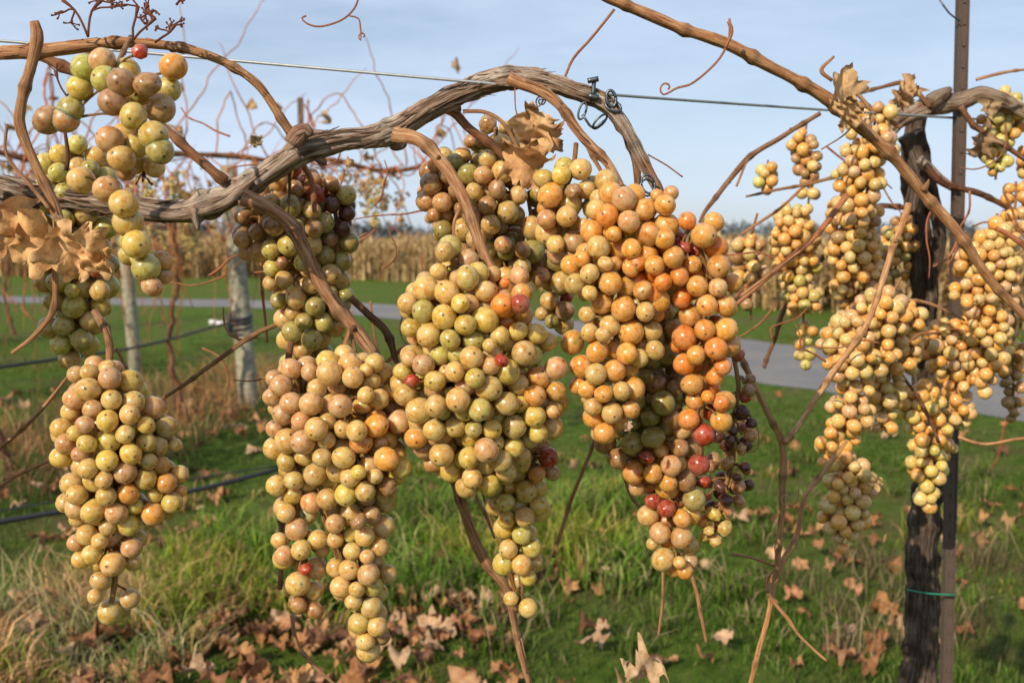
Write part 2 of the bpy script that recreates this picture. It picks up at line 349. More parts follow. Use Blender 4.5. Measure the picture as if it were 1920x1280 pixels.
# right-hand clusters further along the row
RC=[([[(1505,272,30),(1518,330,20),(1515,385,18)]],1.55,'BTB',(1513,230)),
([[(1438,325,22)]],1.6,'TG',(1440,300)),
([[(1485,415,38),(1495,490,38),(1505,570,30),(1508,640,24),(1512,680,12)]],1.5,'TNGT',(1500,390)),
([[(1645,215,30),(1630,260,44),(1615,320,44),(1605,390,34)]],1.3,'TPTN',(1650,190)),
([[(1600,400,44),(1600,460,44),(1605,530,42),(1600,600,26)]],1.42,'TNTB',(1610,360)),
([[(1655,585,44),(1610,650,62),(1590,720,42),(1590,780,40),(1565,840,36),(1590,910,46),(1580,975,38),(1580,1022,16)]],1.25,'TPTN',(1690,520)),
([[(1690,600,40),(1680,660,42),(1660,730,34),(1655,800,22)]],1.3,'PTNT',(1700,540)),
([[(1780,650,46),(1800,710,34),(1785,780,34),(1765,830,28)]],1.38,'TNTP',(1790,600)),
([[(1725,760,40),(1745,830,38),(1735,900,28),(1738,955,14)]],1.35,'YTYN',(1730,700)),
([[(1870,450,44),(1845,520,52),(1850,600,42),(1850,680,34),(1845,730,14)]],1.35,'TNPT',(1870,400)),
([[(1900,650,30),(1900,720,24),(1898,780,12)]],1.45,'BTB',(1905,600)),
([[(1885,200,40),(1875,260,32),(1868,335,12)]],1.5,'GTG',(1880,180)),
([[(1905,370,24),(1900,420,24)]],1.4,'PNT',(1905,340)),
([[(1690,430,34),(1680,500,28),(1670,560,20)]],1.55,'BTL',(1690,400)),
([[(1980,300,60),(1990,420,50),(1985,540,30)]],1.5,'TNP',(1980,250)),
([[(2080,500,60),(2070,620,60),(2060,750,30)]],1.5,'TNP',(2080,400)),
([[(2200,400,70),(2190,560,60),(2190,700,30)]],1.6,'TNP',(2190,300)),
([[(2330,450,70),(2330,600,60),(2330,750,30)]],1.7,'TNP',(2330,300)),
([[(2450,450,80),(2450,600,60),(2450,750,30)]],1.8,'TNP',(2450,300)),
([[(820,390,26),(830,440,20)]],1.5,'BTB',(830,360))]
for i,(lb,d,pl,st) in enumerate(RC):
    cluster(lb,d,11.5*1.36/d*1.05,pl+'N',seed=100+i,hi=1,stem=[(st[0],st[1],d)],dens=0.58,shr=.1)
for i,(u,v) in enumerate([(-90,300),(-170,700),(-260,350),(-330,650)]):
    cluster([[(u,v,60),(u,v+120,70),(u+10,v+280,40)]],0.85,20,'TGP',seed=140+i,hi=1,dens=0.5)

# ---------------------------------------------------------------- vine wood
vine=empty('grapevine')
def path(L,d0,d1=None,m=1.0):
    d1=d0 if d1 is None else d1; n=len(L); out=[]
    for i,q in enumerate(L):
        d=q[3] if len(q)>3 else d0+(d1-d0)*i/(n-1)
        out.append(list(at(q[0],q[1],d))+[q[2]*d/F*m])
    return out
b=Buf()
ARM=[(-60,335,22),(80,368,23),(200,382,22),(330,398,19),(420,375,23),(500,325,20),(570,280,24),(640,262,20),(720,252,22),(790,213,20),(850,182,22),(930,155,20),(1000,150,17),(1080,170,16),(1140,195,15),(1180,250,12),(1210,310,11),(1245,378,9)]
tube(b,path(ARM,0.92,0.88,0.9),52,0.0025,knot=0.12,rough=0.22,wob=0.0012,seed=2,bump_=0.06,tw=.25)
tube(b,path([(240,395,7),(330,406,10),(400,388,11),(450,352,8),(500,318,5)],0.907,0.895),20,0.003,knot=0.1,rough=0.3,wob=0.002,seed=4,bump_=0.1,col=(.95,.9,.87),tw=.3)
tube(b,path([(520,306,5),(590,268,10),(660,266,10),(730,246,11),(770,225,6)],0.905,0.895),20,0.003,knot=0.1,rough=0.3,wob=0.002,seed=14,bump_=0.1,col=(1,.95,.92),tw=.3)
tube(b,path([(760,235,5),(810,194,10),(870,170,10),(940,148,10),(1000,148,6)],0.895,0.885),20,0.003,knot=0.1,rough=0.3,wob=0.002,seed=24,bump_=0.1,col=(.8,.68,.6),tw=.3)
# peeling bark strips
rs=np.random.RandomState(5); A=catmull(path(ARM,0.92,0.88,0.9),0.004)
for i in range(190):
    s0=rs.randint(0,len(A)-40); ln=rs.randint(6,26); th=rs.uniform(-1.6,1.6); seg=A[s0:s0+ln:3].copy()
    lift=1.0+0.10*rs.rand(); w_=0.0003+0.0009*rs.rand()
    for k_,q in enumerate(seg):
        rr=q[3]*(lift+(0.5*rs.rand() if k_ in(0,len(seg)-1) else 0)); q[1]+=-abs(math.cos(th))*rr; q[2]+=math.sin(th)*rr; q[0]+=0.3*math.sin(th)*rr
        q[3]=w_*(.6+.8*rs.rand())*(.3 if k_ in(0,len(seg)-1) else 1); th+=0.12*rs.randn()
    g_=0.5+1.0*rs.rand(); wm=rs.rand()
    if len(seg)>2: tube(b,seg.tolist(),5,0.005,col=(g_,g_*(.82+.15*wm),g_*(.7+.25*wm)))
# knobs
for (u,v,r) in [(365,405,11),(555,255,15),(740,262,15),(955,150,15),(455,372,17),(1135,195,14),(440,345,10),(600,300,9),(850,200,10)]:
    p=at(u,v,0.905); R1=r*0.905/F
    tube(b,[list(p+[-R1,0,R1*0.3])+[R1*.5],list(p)+[R1],list(p+[R1*0.8,-R1*0.3,-R1*0.5])+[R1*0.8],list(p+[R1*1.3,-R1*0.5,-R1*0.9])+[R1*0.3]],18,0.0025,rough=0.35,seed=int(u),col=(.8,.7,.65))
tube(b,path([(545,270,14),(560,250,15),(575,245,11),(582,256,6)],0.88),16,0.003,rough=0.25,col=(1,.8,.75))
tube(b,path([(365,390,11),(368,415,7),(372,432,3)],0.90),12,0.003,rough=0.3)
tube(b,path([(560,290,11),(530,310,8),(480,345,5)],0.885),12,0.003,rough=0.3)
b.make('old_arm',[M_OLD],vine)
b=Buf()
rsb=np.random.RandomState(55)
def cane(L,d0,d1=None,knot=0.32,col=(1,1,1),seg=14,wob=0.0009,step=0.0035,m=0.72):
    P=path(L,d0,d1,m)
    tube(b,P,seg,step,knot=knot,rough=0.14,wob=wob,col=col,seed=len(b.v),zig=0.4,bump_=0.04,tw=.4)
    C=catmull(P,0.01)
    for i in range(4,len(C)-3,9):
        if rsb.rand()<0.6 and C[i,3]>0.0022:
            dr=rsb.randn(3); dr/=np.linalg.norm(dr); r=C[i,3]; q=C[i,:3]
            tube(b,[list(q)+[r*.8],list(q+dr*r*1.2)+[r*.5],list(q+dr*r*1.9+[0,0,r*.4])+[r*.12]],8,0.002,col=tuple(np.array(col)*.6))
    if P[0][3]>0.0045:   # shreds of loose bark along the older canes
        for i in range(int(len(C)*.8)):
            k_=rsb.randint(1,max(2,len(C)-4)); th=rsb.uniform(-1.2,1.2); s_=C[k_:k_+rsb.randint(2,5)].copy()
            if len(s_)<2: continue
            r=s_[:,3].copy(); s_[:,1]-=math.cos(th)*r*1.02; s_[:,2]+=math.sin(th)*r*.8; s_[:,0]+=math.sin(th)*r*.6
            s_[:,3]=.0005*rsb.rand()+.0002; tube(b,s_.tolist(),4,0.004,col=tuple(np.array(col)*(.5+1.0*rsb.rand())))
cane([(-40,108,17),(60,95,18),(150,84,16),(240,76,13),(330,92,11),(420,117,10),(480,155,10),(520,205,10),(548,255,11)],0.84,0.88,col=(1.05,1.05,1.0))
cane([(66,45,11),(72,75,15),(60,130,13),(40,200,12),(38,240,14),(65,310,11),(110,412,14),(102,500,8),(92,580,7),(60,630,6),(20,665,5)],0.80,col=(0.95,.95,.9))
cane([(15,235,4),(10,290,4),(50,345,5),(90,390,5)],0.79,knot=.1)
cane([(60,100,11),(130,125,13),(240,190,12),(320,250,11),(420,338,13)],0.88,0.90,col=(.75,.66,.62))
cane([(455,372,22),(505,393,18),(552,430,19),(595,510,17),(650,590,16),(690,650,17),(722,712,13),(780,812,12),(850,902,12),(900,1030,13),(950,1100,12),(970,1180,9),(998,1300,8)],0.87,0.90,col=(.92,.96,1.0))
cane([(740,250,19),(790,262,16),(838,318,15),(868,378,14),(902,470,12),(935,530,8)],0.86,0.81,col=(.95,.98,.96))
cane([(868,378,5),(850,420,4),(858,470,4),(890,520,3)],0.84,0.80)
cane([(955,148,18),(1030,180,14),(1085,248,13),(1140,300,11),(1180,372,10)],0.86,0.84)
cane([(1085,250,6),(1120,310,5),(1150,360,4)],0.85)
cane([(1130,190,15),(1185,262,11),(1222,332,10),(1247,385,9)],0.90,0.86,col=(.6,.6,.65))
cane([(1165,230,9),(1192,300,9),(1195,380,8)],0.92,col=(.6,.6,.65))
cane([(1100,-25,9),(1150,8,12),(1250,40,14),(1380,87,15),(1480,140,14),(1560,190,17),(1650,272,15),(1720,345,14),(1810,452,13),(1870,540,11),(1940,615,10)],1.0,1.12,col=(1.02,1.0,.92))
cane([(820,205,9),(850,208,11),(880,240,11),(918,268,10),(950,300,7)],0.90,0.93,col=(.75,.65,.6))
cane([(870,208,5),(910,212,5),(945,235,5),(975,285,4)],0.9)
cane([(560,300,7),(585,340,7),(590,400,5)],0.93,col=(1,.8,.7)); cane([(545,310,4),(545,350,4),(540,400,3)],0.92,col=(.4,.4,.4))
cane([(180,585,10),(205,640,10),(205,720,7)],0.85,0.81,col=(.75,.8,.85)); cane([(215,650,4),(250,720,4),(285,760,3)],0.83)
cane([(545,640,8),(532,720,9),(530,850,9),(532,1000,8),(530,1100,6)],0.93,col=(.7,.6,.6))
cane([(655,560,9),(690,590,10),(725,625,10),(745,690,9)],0.95,col=(.4,.38,.4))
cane([(655,620,5),(630,680,4),(615,720,3)],0.85,0.79,col=(.6,.6,.55)); cane([(655,620,5),(665,680,4),(680,740,3)],0.85,0.79,col=(.6,.6,.55))
cane([(540,600,5),(470,630,6),(400,680,6),(290,760,4)],1.05,col=(.7,.7,.7))
cane([(-20,860,5),(60,780,5),(130,700,4)],0.95); cane([(-20,925,4),(60,880,4),(140,845,3)],0.95,col=(1.2,1.2,1.2))
cane([(125,240,4),(130,290,5),(125,320,4)],0.80,col=(.4,.3,.3))
cane([(490,480,4),(492,560,4),(500,640,3)],1.1,col=(1.1,.8,.7)); cane([(820,640,4),(700,760,4),(640,800,3)],1.0)
# canes hanging on the right
cane([(1355,595,7),(1400,690,8),(1440,770,8),(1465,830,9),(1465,950,9),(1460,1020,8),(1455,1070,8)],0.98,1.0,col=(1.05,1.1,1))
cane([(1702,385,9),(1665,500,8),(1625,610,8),(1550,712,8),(1500,785,7),(1468,830,8)],1.1,0.98,col=(1.25,1.3,1.2))
cane([(1590,830,5),(1550,880,7),(1508,935,7),(1490,1000,7),(1455,1070,8),(1440,1160,7),(1402,1300,6)],1.05,1.0,col=(1.2,1.25,1.1))
cane([(1452,1075,5),(1440,1110,5),(1480,1160,5),(1500,1190,4),(1548,1238,4)],1.0,col=(1.2,1.2,1.1)); cane([(1452,1060,4),(1410,1045,4),(1368,1038,3)],1.0)
cane([(1590,365,8),(1530,440,7),(1450,510,7),(1370,580,5)],1.25,col=(1,.8,.7))
cane([(1540,210,6),(1470,250,6),(1400,300,7),(1330,385,6),(1310,420,4)],1.3,col=(.6,.6,.6))
cane([(1400,300,3),(1380,350,3)],1.3); cane([(1640,300,5),(1570,330,5),(1480,350,4),(1400,370,3)],1.35,col=(.8,.8,.7))
cane([(1390,440,3),(1450,400,4),(1530,330,3)],1.4,col=(.9,.8,.7))
cane([(1690,240,6),(1640,210,6),(1600,170,5),(1560,180,4)],1.3,col=(.9,.9,.9)); cane([(1560,150,4),(1540,130,5),(1565,105,3)],1.05)
cane([(1745,200,6),(1700,160,6),(1650,165,5),(1600,180,4)],1.45,col=(.6,.6,.6))
cane([(1735,310,9),(1770,345,8),(1850,370,7),(1950,430,6)],1.4,col=(.35,.3,.3))
cane([(1740,395,6),(1650,385,7),(1600,420,5),(1480,560,6),(1450,640,5),(1430,690,5)],1.6,col=(.5,.45,.45))
cane([(1830,150,4),(1880,135,4),(1940,128,3)],1.4); cane([(1800,200,8),(1850,250,7),(1940,310,6)],1.4,col=(.5,.45,.45))
cane([(1690,560,5),(1740,570,4),(1810,600,3)],1.3); cane([(1690,700,4),(1730,760,4),(1760,830,4)],1.3,col=(.5,.4,.4))
cane([(1795,820,4),(1850,835,4),(1930,818,3)],1.3,col=(1.3,1.3,1.2)); cane([(1350,590,4),(1380,560,4),(1500,470,3)],1.1)
cane([(1870,430,6),(1890,440,7),(1930,470,6)],1.2,col=(1.1,.8,.7))
for L in [[(1040,1045,4),(1065,950,4),(1110,830,4),(1120,760,3)],[(880,900,4),(905,960,3),(925,1010,3)],[(1290,1060,4),(1310,1130,4),(1325,1205,3)],[(1240,1040,3),(1245,1120,3),(1235,1190,2)],[(545,1150,4),(560,1210,4),(630,1290,3)],[(700,700,3),(760,650,4),(830,600,3)],[(1165,880,3),(1185,930,3),(1215,960,3)],[(680,720,3),(720,700,4),(800,690,3)]]:
    cane(L,0.98,knot=.2,m=.95)
# random fine twigs through the vine
rs=np.random.RandomState(61)
for i in range(46):
    u=rs.choice([rs.uniform(380,900),rs.uniform(1350,1900)]); v=rs.uniform(230,700); d=rs.uniform(1.05,1.6); a=rs.uniform(0,6.28); L=[(u,v,2.2)]
    for k_ in range(4): a+=rs.randn()*.45; L.append((L[-1][0]+34*math.cos(a),L[-1][1]+30*math.sin(a)+8,2.0-.3*k_))
    cane(L,d,col=(.8+.3*rs.rand(),.7,.6),seg=6,m=1)
# tendrils
def tend(L,d,n=0,cx=0,cy=0,r=10,w=2.2,col=(1,.8,.8)):
    P=path([(q[0],q[1],w) for q in L],d,m=.7)
    if n:
        for k_ in range(n*6):
            a=k_/6*2*math.pi+2; rr=r*(1-k_/(n*6.5)); P.append(list(at(cx+rr*math.cos(a),cy+rr*math.sin(a),d+0.0006*k_))+[w*0.55*d/F])
    tube(b,P,6,0.003,col=col)
tend([(675,-15),(665,15),(640,38),(600,50),(575,44),(566,34),(574,30)],0.9,w=2.6); tend([(655,30),(672,35),(676,55)],0.9,1,680,68,9)
tend([(1152,18),(1110,70),(1075,110),(1058,148)],0.98,w=4); tend([(1368,35),(1366,75),(1345,115),(1300,155),(1270,165)],1.0,1,1250,165,14,w=3.4); tend([(1366,40),(1372,60),(1360,90)],1.0,w=5)
tend([(1215,290),(1250,310),(1280,332)],0.9); tend([(1040,180),(1025,180)],0.9,2,1015,190,11,w=2.6,col=(1,1,1))
tend([(1540,280),(1580,255),(1600,235)],1.1); tend([(1800,440),(1780,480),(1750,500)],1.2,w=3)
tend([(965,165),(968,210),(985,250)],0.88,w=2); tend([(1400,780),(1420,800),(1420,840),(1395,850)],0.95,w=1.6)
tend([(1500,890),(1495,940),(1480,945)],0.98,1,1475,935,12,w=2,col=(1.5,1.6,1.7)); tend([(1460,1060),(1440,1080),(1440,1110),(1460,1130)],1.0,w=3,col=(1.4,1.4,1.3))
tend([(655,640),(640,670),(650,700)],0.82,w=2)
# bare rachis top left + twig litter on the cane
rs=np.random.RandomState(9)
def rach(u,v,d,n,l,ang,dep=0):
    for k_ in range(n):
        a=ang+rs.randn()*0.5; L=l*(0.6+0.8*rs.rand()); p=[(u,v)]
        for q in range(3):
            a+=rs.randn()*0.35; p.append((p[-1][0]+L/3*math.cos(a),p[-1][1]-L/3*math.sin(a)))
        P=path([(x,y,2.2-dep*0.45) for x,y in p],d); P[-1][3]*=1.8
        tube(b,P,6,0.004,col=(.45,.28,.25),knot=.4)
        if dep<2: rach(p[2][0],p[2][1],d,2,l*0.5,a+rs.randn()*0.8,dep+1); rach(p[3][0],p[3][1],d,2,l*0.35,a+rs.randn(),dep+1)
rach(165,70,0.83,2,75,1.6); rach(250,75,0.83,2,60,1.2); rach(290,80,0.83,1,45,.6); rach(330,10,.83,1,20,1)
rach(125,180,0.8,2,50,1.9,1); rach(260,300,0.76,2,50,-1.3,1)
b.make('canes',[M_CANE],vine)

# trunk and second vine at the steel post
vine2=empty('grapevine'); b=Buf()
def dk(L,d,rough=0.3,seg=22,step=.006,col=(1,1,1),knot=0.12,m=1.0): tube(b,path(L,d,m=m),seg,step,knot=knot,rough=rough,wob=0.003,col=col,seed=len(b.v)+3,bump_=.07,tw=.4)
P=path([(1716,215,16),(1708,300,18),(1720,400,16),(1722,480,20),(1732,560,21),(1732,640,19),(1738,760,22),(1742,880,25),(1732,1000,26),(1732,1100,29),(1722,1200,28),(1720,1290,31)],1.55)
x0=P[-1]; P.append([x0[0]-0.01,1.56,0.4,0.03]); P.append([x0[0]-0.015,1.56,-0.02,0.042])
tube(b,P,34,0.005,knot=.10,rough=.26,wob=0.002,seed=5,bump_=.06,tw=.2)
P2=[[q[0]+.010*math.sin(i*1.3),q[1]-.010,q[2],q[3]*.5] for i,q in enumerate(P[:-1])]
tube(b,P2,20,0.006,knot=.15,rough=.3,wob=0.003,seed=6,bump_=.1,tw=.2)
dk([(1712,250,14),(1735,330,12),(1765,420,9),(1750,520,7)],1.52); dk([(1700,260,13),(1725,320,15),(1712,400,11)],1.5)
b.make('trunk',[M_DARK],vine2); b=Buf()
dk([(1650,290,7),(1680,240,12),(1730,205,15),(1790,190,14),(1840,178,13),(1890,188,12),(1960,225,11)],1.46,col=(.7,.65,.6))
dk([(1740,200,17),(1768,178,12),(1785,165,5)],1.45,col=(.5,.45,.4)); dk([(1720,300,8),(1780,350,7),(1800,360,4)],1.46)
dk([(1960,225,12),(2100,230,12),(2300,240,12),(2500,250,10)],1.6)
b.make('arm',[M_OLD],vine2)

# ---------------------------------------------------------------- wires, fittings
b=Buf()
tube(b,path([(-400,44,2.6,0.86),(-20,75,2.8,0.90),(280,100,2.8,0.905),(620,130,2.8,0.89),(955,160,2.8,0.885),(1150,178,2.8,0.92),(1560,207,2.3,1.2),(1805,222,2.2,1.5),(2300,250,2,2.4)],0.9),8,0.02)
b.make('trellis_wire',[M_WIRE])
wc=empty('wire_tensioner')
def link(b,c,rx,rz,w,rot,tilt=0):
    P=[]
    for k_ in range(13):
        a=k_/12*2*math.pi; x=rx*math.cos(a); z=rz*math.sin(a); X=x*math.cos(rot)-z*math.sin(rot); Z=x*math.sin(rot)+z*math.cos(rot)
        P.append([c[0]+X,c[1]+tilt*x,c[2]+Z,w])
    tube(b,P,8,0.002)
b=Buf()
c=at(1092,208,0.88); link(b,c,0.003,0.0075,0.001,-.3); link(b,at(1125,228,0.88),0.003,0.008,0.001,-0.8,1); link(b,at(1146,185,0.88),0.004,0.007,0.0014,0.2); link(b,at(1150,200,0.88),0.004,0.007,0.0012,1.2,.5)
link(b,at(1215,345,0.855),0.0055,0.008,0.0010,.3); link(b,at(1213,352,0.855),0.006,0.007,0.0009,.1,.5)
tube(b,path([(1114,150,4),(1112,180,4)],0.88),8,0.004); tube(b,path([(1102,152,5),(1122,148,5)],0.878),8,0.004); tube(b,path([(1104,180,6),(1122,184,6)],0.878),8,0.004)
tube(b,path([(1092,215,2.5),(1112,240,2.5),(1135,225,2.5)],0.88),6,0.004)
b.make('clamp_links',[M_BOLT],wc)

# steel post (U channel, with studs)
sp_=empty('steel_post'); b=Buf()
top=at(1809,-60,1.47); lo=at(1776,1280,1.47); ax=(lo-top)/(lo[2]-top[2]); bot=top+ax*(-0.05-top[2])
def slab(b,p0,p1,hx,hy,ox=0,oy=0):
    v=[]
    for p in (p0,p1):
        for sx,sy in((-1,-1),(1,-1),(1,1),(-1,1)): v.append(p+np.array([ox+sx*hx,oy+sy*hy,0]))
    b.add(v,np.array([(0,1,5,4),(1,2,6,5),(2,3,7,6),(3,0,4,7),(4,5,6,7),(3,2,1,0)]))
slab(b,bot,top,0.005,0.0018); slab(b,bot,top,0.0012,0.007,-0.0063,0.004); slab(b,bot,top,0.0012,0.007,0.0063,0.004)
n=int((top[2]-bot[2])/0.03)
for i in range(n):
    q=bot+(top-bot)*(i+.5)/n
    slab(b,q+[0,-0.0028,-0.004],q+[0,-0.0028,0.004],0.0022,0.0009)
b.make('channel',[M_RUST],sp_,smooth=False); b=Buf()
tube(b,path([(1700,1105,1.8),(1740,1112,1.8),(1790,1115,1.8)],1.455),6,0.01); b.make('green_tie',[M_GREEN],sp_)
b=Buf(); tube(b,path([(1762,0,1.6),(1780,25,1.6),(1800,40,1.6)],1.46),6,0.01); b.make('wire_end',[M_BOLT],sp_)

# wooden post
wp=empty('wooden_post'); b=Buf()
g=gd(468,765); tp=at(428,312,g[1]+0.25)
tube(b,[[g[0],g[1],-0.1,0.085],[(g[0]*.5+tp[0]*.5),(g[1]+tp[1])/2,tp[2]/2,0.08],[*tp,0.075]],20,0.1,rough=0.04)
b.make('post',[M_POST],wp); b=Buf()
q=at(450,612,g[1]+.1)
for dz in (-0.05,0,0.05,0.09): 
    tube(b,[[q[0]+0.1*math.cos(a),q[1]+0.1*math.sin(a),q[2]+dz+0.02*math.sin(a),0.016] for a in np.linspace(0,6.28,13)],6,0.03)
b.make('wrapped_hose',[M_HOSE],wp); b=Buf()
q2=at(425,606,g[1]-0.02); slab(b,q2+[-0.05,0,-0.02],q2+[-0.05,0,0.02],0.05,0.02); slab(b,q2+[-0.12,0,-0.01],q2+[-0.12,0,0.03],0.03,0.02)
b.make('insulator',[M_WHITE],wp)
b=Buf(); g2=gd(255,700)
tube(b,[[g2[0],g2[1],-0.1,0.07],[g2[0]-.05,g2[1],1.0,0.07],[g2[0]-.1,g2[1],1.9,0.065]],14,0.1,rough=0.04); b.make('wooden_post',[M_POST])
b=Buf(); q=at(563,183,7.0); slab(b,np.array([q[0],7.0,-0.05]),q,0.02,0.006); slab(b,np.array([q[0],7.0,-0.05]),q,0.004,0.016,0,0.0225); b.make('steel_post',[M_RUST],smooth=False)
# drip hoses
b=Buf(); tube(b,[[-4.5,1.2,0.78,.011],[-3.05,5.9,0.73,.011],[-2.75,7.3,0.70,.011],[q2[0],g[1],q2[2],.011]],8,0.1); b.make('drip_hose',[M_HOSE])
b=Buf(); tube(b,[[-2.6,2.0,0.62,.009],[-1.62,3.1,0.6,.009],[-1.2,3.5,0.585,.009],[*at(545,873,3.9),.009]],8,0.1)
tube(b,[[-2.6,2.0,0.65,.003],[-1.62,3.1,0.635,.003],[*at(545,868,3.9),.003]],6,0.1); b.make('drip_hose',[M_HOSE])

# ---------------------------------------------------------------- dried leaves
def leafmesh(buf,c,size,rs,crumple=0.35,nr=7,na=36,col=(0.5,0.3,0.15),R=None,fold=1.0,mat=0):
    a=np.linspace(0,2*np.pi,na,endpoint=False); p_=rs.rand()*6
    o=(0.78+0.16*np.cos(5*a)+0.05*np.cos(13*a+p_)+0.03*np.cos(21*a))*(1+0.05*rs.randn(na))
    V=[np.zeros(3)]
    for i in range(1,nr+1):
        f=i/nr; V+= [np.array([math.cos(t)*oo*f,math.sin(t)*oo*f,0]) for t,oo in zip(a,o)]
    V=np.array(V)
    r2=(V[:,0]**2+V[:,1]**2)
    z=fold*0.9*np.abs(V[:,0])-0.3*fold*r2
    for k_ in range(5):
        d=rs.randn(2); ph=rs.rand()*6; fr=2.5+2.2*k_; z+=crumple/(1+0.5*k_)*np.sin(V[:,0]*d[0]*fr+V[:,1]*d[1]*fr+ph)*np.sqrt(r2)
    V[:,2]=z; V[:,0]*=1-0.35*fold*0.5
    V*=size
    if R is None:
        q=rs.randn(4); q/=np.linalg.norm(q); w,x,y,zq=q
        R=np.array([[1-2*(y*y+zq*zq),2*(x*y-zq*w),2*(x*zq+y*w)],[2*(x*y+zq*w),1-2*(x*x+zq*zq),2*(y*zq-x*w)],[2*(x*zq-y*w),2*(y*zq+x*w),1-2*(x*x+y*y)]])
    V=V@R.T+c
    j=np.arange(na); f3=np.stack([np.zeros(na,int),1+j,1+(j+1)%na],1); f4=[]
    for i in range(nr-1):
        A=1+i*na;B_=A+na; f4.append(np.stack([A+j,B_+j,B_+(j+1)%na,A+(j+1)%na],1))
    cc=np.array(col)*(0.85+0.3*rs.rand()); rad=np.sqrt(r2)[:,None]; cc=cc[None]*(1.1-0.25*rad)
    buf.add(V,[f3]+f4,cc,mat=mat)
def Rm(tz,tx):
    cz,sz=math.cos(tz),math.sin(tz); cx,sx=math.cos(tx),math.sin(tx)
    A_=np.array([[1,0,0],[0,0,-1],[0,1,0]]); Rz=np.array([[cz,-sz,0],[sz,cz,0],[0,0,1]]); Rx=np.array([[1,0,0],[0,cx,-sx],[0,sx,cx]])
    return Rx@A_@Rz
LS=[(60,445,0.79,80,(0.78,0.46,0.20),1.5,.4),(150,460,0.77,80,(0.80,0.50,0.24),.6,.5),(0,425,0.80,70,(0.66,0.38,0.17),2.2,.2),(185,480,0.775,42,(0.74,0.45,0.2),.2,-.3),(1000,238,0.86,54,(0.80,0.52,0.26),.4,.3),(985,292,0.85,62,(0.74,0.42,0.19),1.2,.5),(1022,262,0.87,44,(0.68,0.38,0.18),2,.1),
(1582,165,1.05,48,(0.74,0.5,0.27),.1,.2),(1590,205,1.04,38,(0.7,0.44,0.22),.4,.5),(1700,172,1.3,36,(0.74,0.46,0.23),.1,.2),(1690,185,1.3,26,(0.66,0.42,0.22),1.1,.4),(1840,265,1.4,38,(0.42,0.27,0.15),0,.5),(1855,205,1.42,24,(0.5,0.36,0.2),1,.1),(1205,1250,0.95,55,(0.72,0.5,0.3),.2,.6),(1190,1285,0.95,45,(0.6,0.38,0.2),1.3,.9),(1178,800,0.78,12,(0.6,0.4,0.25),0,0),(1640,905,1.2,20,(0.6,0.42,0.2),1,.3),(655,305,1.3,14,(0.6,0.36,0.18),.5,.2),(480,265,1.25,16,(0.5,0.36,0.18),2,.2)]
for i,(u,v,d,s_,c,tz,tx) in enumerate(LS):
    b=Buf(); rs=np.random.RandomState(200+i); leafmesh(b,at(u,v,d),s_*d/F,rs,0.42,11,60,c,R=Rm(tz,tx),fold=.7); b.make('dried_leaf',[M_LEAF])

# ---------------------------------------------------------------- background vines
def bgvine(p0,p1,h,ncane,nclu,seed,hang=1.0,leafn=25,clr=0.009,trunk=True):
    rs=np.random.RandomState(seed); par=empty('grapevine'); p0=np.array([*p0,h]);p1=np.array([*p1,h])
    b=Buf(); P=[]
    for t in np.linspace(0,1,9): q=p0+(p1-p0)*t+rs.randn(3)*0.03; P.append([*q,0.014])
    tube(b,P,8,0.08,rough=.2,knot=.2,col=(.7,.6,.5))
    L=np.linalg.norm(p1-p0); nt=max(1,int(L/1.8)) if trunk else 0
    for i in range(nt):
        q=p0+(p1-p0)*(i+.5)/nt
        tube(b,[[q[0]+.08,q[1],-0.05,0.03],[q[0]-.05,q[1],h*.35,.022],[q[0]+.04,q[1],h*.7,.02],[*q,.018]],10,0.04,rough=.3,col=(.35,.32,.3),wob=.01)
    for i in range(ncane):
        q=p0+(p1-p0)*rs.rand(); 
        out=rs.randn(3)*np.array([.3,.3,0]); up=(0.1+0.35*rs.rand())*(1 if rs.rand()<0.6 else -0.2); dn=hang*(0.3+0.9*rs.rand())
        c=(.9+.5*rs.rand(),.6+.35*rs.rand(),.5+.3*rs.rand())
        if rs.rand()<0.25: P=[[*q,.005],[*(q+out*.4+[0,0,up*.8]),.004],[*(q+out*.8+[0,0,up+.2]),.003],[*(q+out+[.0,0,up*1.3+.25]),.0015]]
        else: P=[[*q,.005],[*(q+out*.5+[0,0,up]),.004],[*(q+out+[0,0,up*.3]),.004],[*(q+out*1.2+rs.randn(3)*.06+[0,0,-dn*.5]),.0035],[*(q+out*1.3+rs.randn(3)*.1+[0,0,-dn]),.0025]]
        tube(b,P,5,0.04,knot=.2,col=c,wob=.008)
    b.make('canes',[M_CANE],par); b=Buf()
    for i in range(nclu):
        q=p0+(p1-p0)*rs.rand()+np.array([rs.randn()*.1,rs.randn()*.1,-0.05-.25*rs.rand()]); ln=.1+.14*rs.rand()
        pal=['GTY','TNB','BLT'][rs.randint(3)]
        for k_ in range(50):
            t=rs.rand(); a=rs.rand()*6.28; r1=(0.05*(1-t)**.7+.008)*math.sqrt(rs.rand()); c=q+np.array([r1*math.cos(a),r1*math.sin(a),-t*ln]); add_berry(b,c,clr,rs.randn(3),pick(pal,rs),SP_LO,rs)
    if nclu: b.make('grape_bunches',[M_BERRYF],par)
    b=Buf()
    for i in range(leafn):
        q=p0+(p1-p0)*rs.rand()+np.array([rs.randn()*.2,rs.randn()*.2,rs.randn()*.25]); leafmesh(b,q,0.045,rs,.5,3,14,(.5,.32,.16))
    if leafn: b.make('withered_leaves',[M_LEAFG],par)
bgvine((-3.9,3.2),(-2.5,9.0),1.75,140,64,301,1.1,170)
bgvine((-2.6,4.6),(-0.42,6.2),1.93,56,26,302,0.5,40,trunk=False)
bgvine((-6.5,5.0),(-5.0,13),1.7,110,50,303,1.0,220)
bgvine((-9.5,9.0),(-7.0,18),1.7,70,30,305,1.0,250)
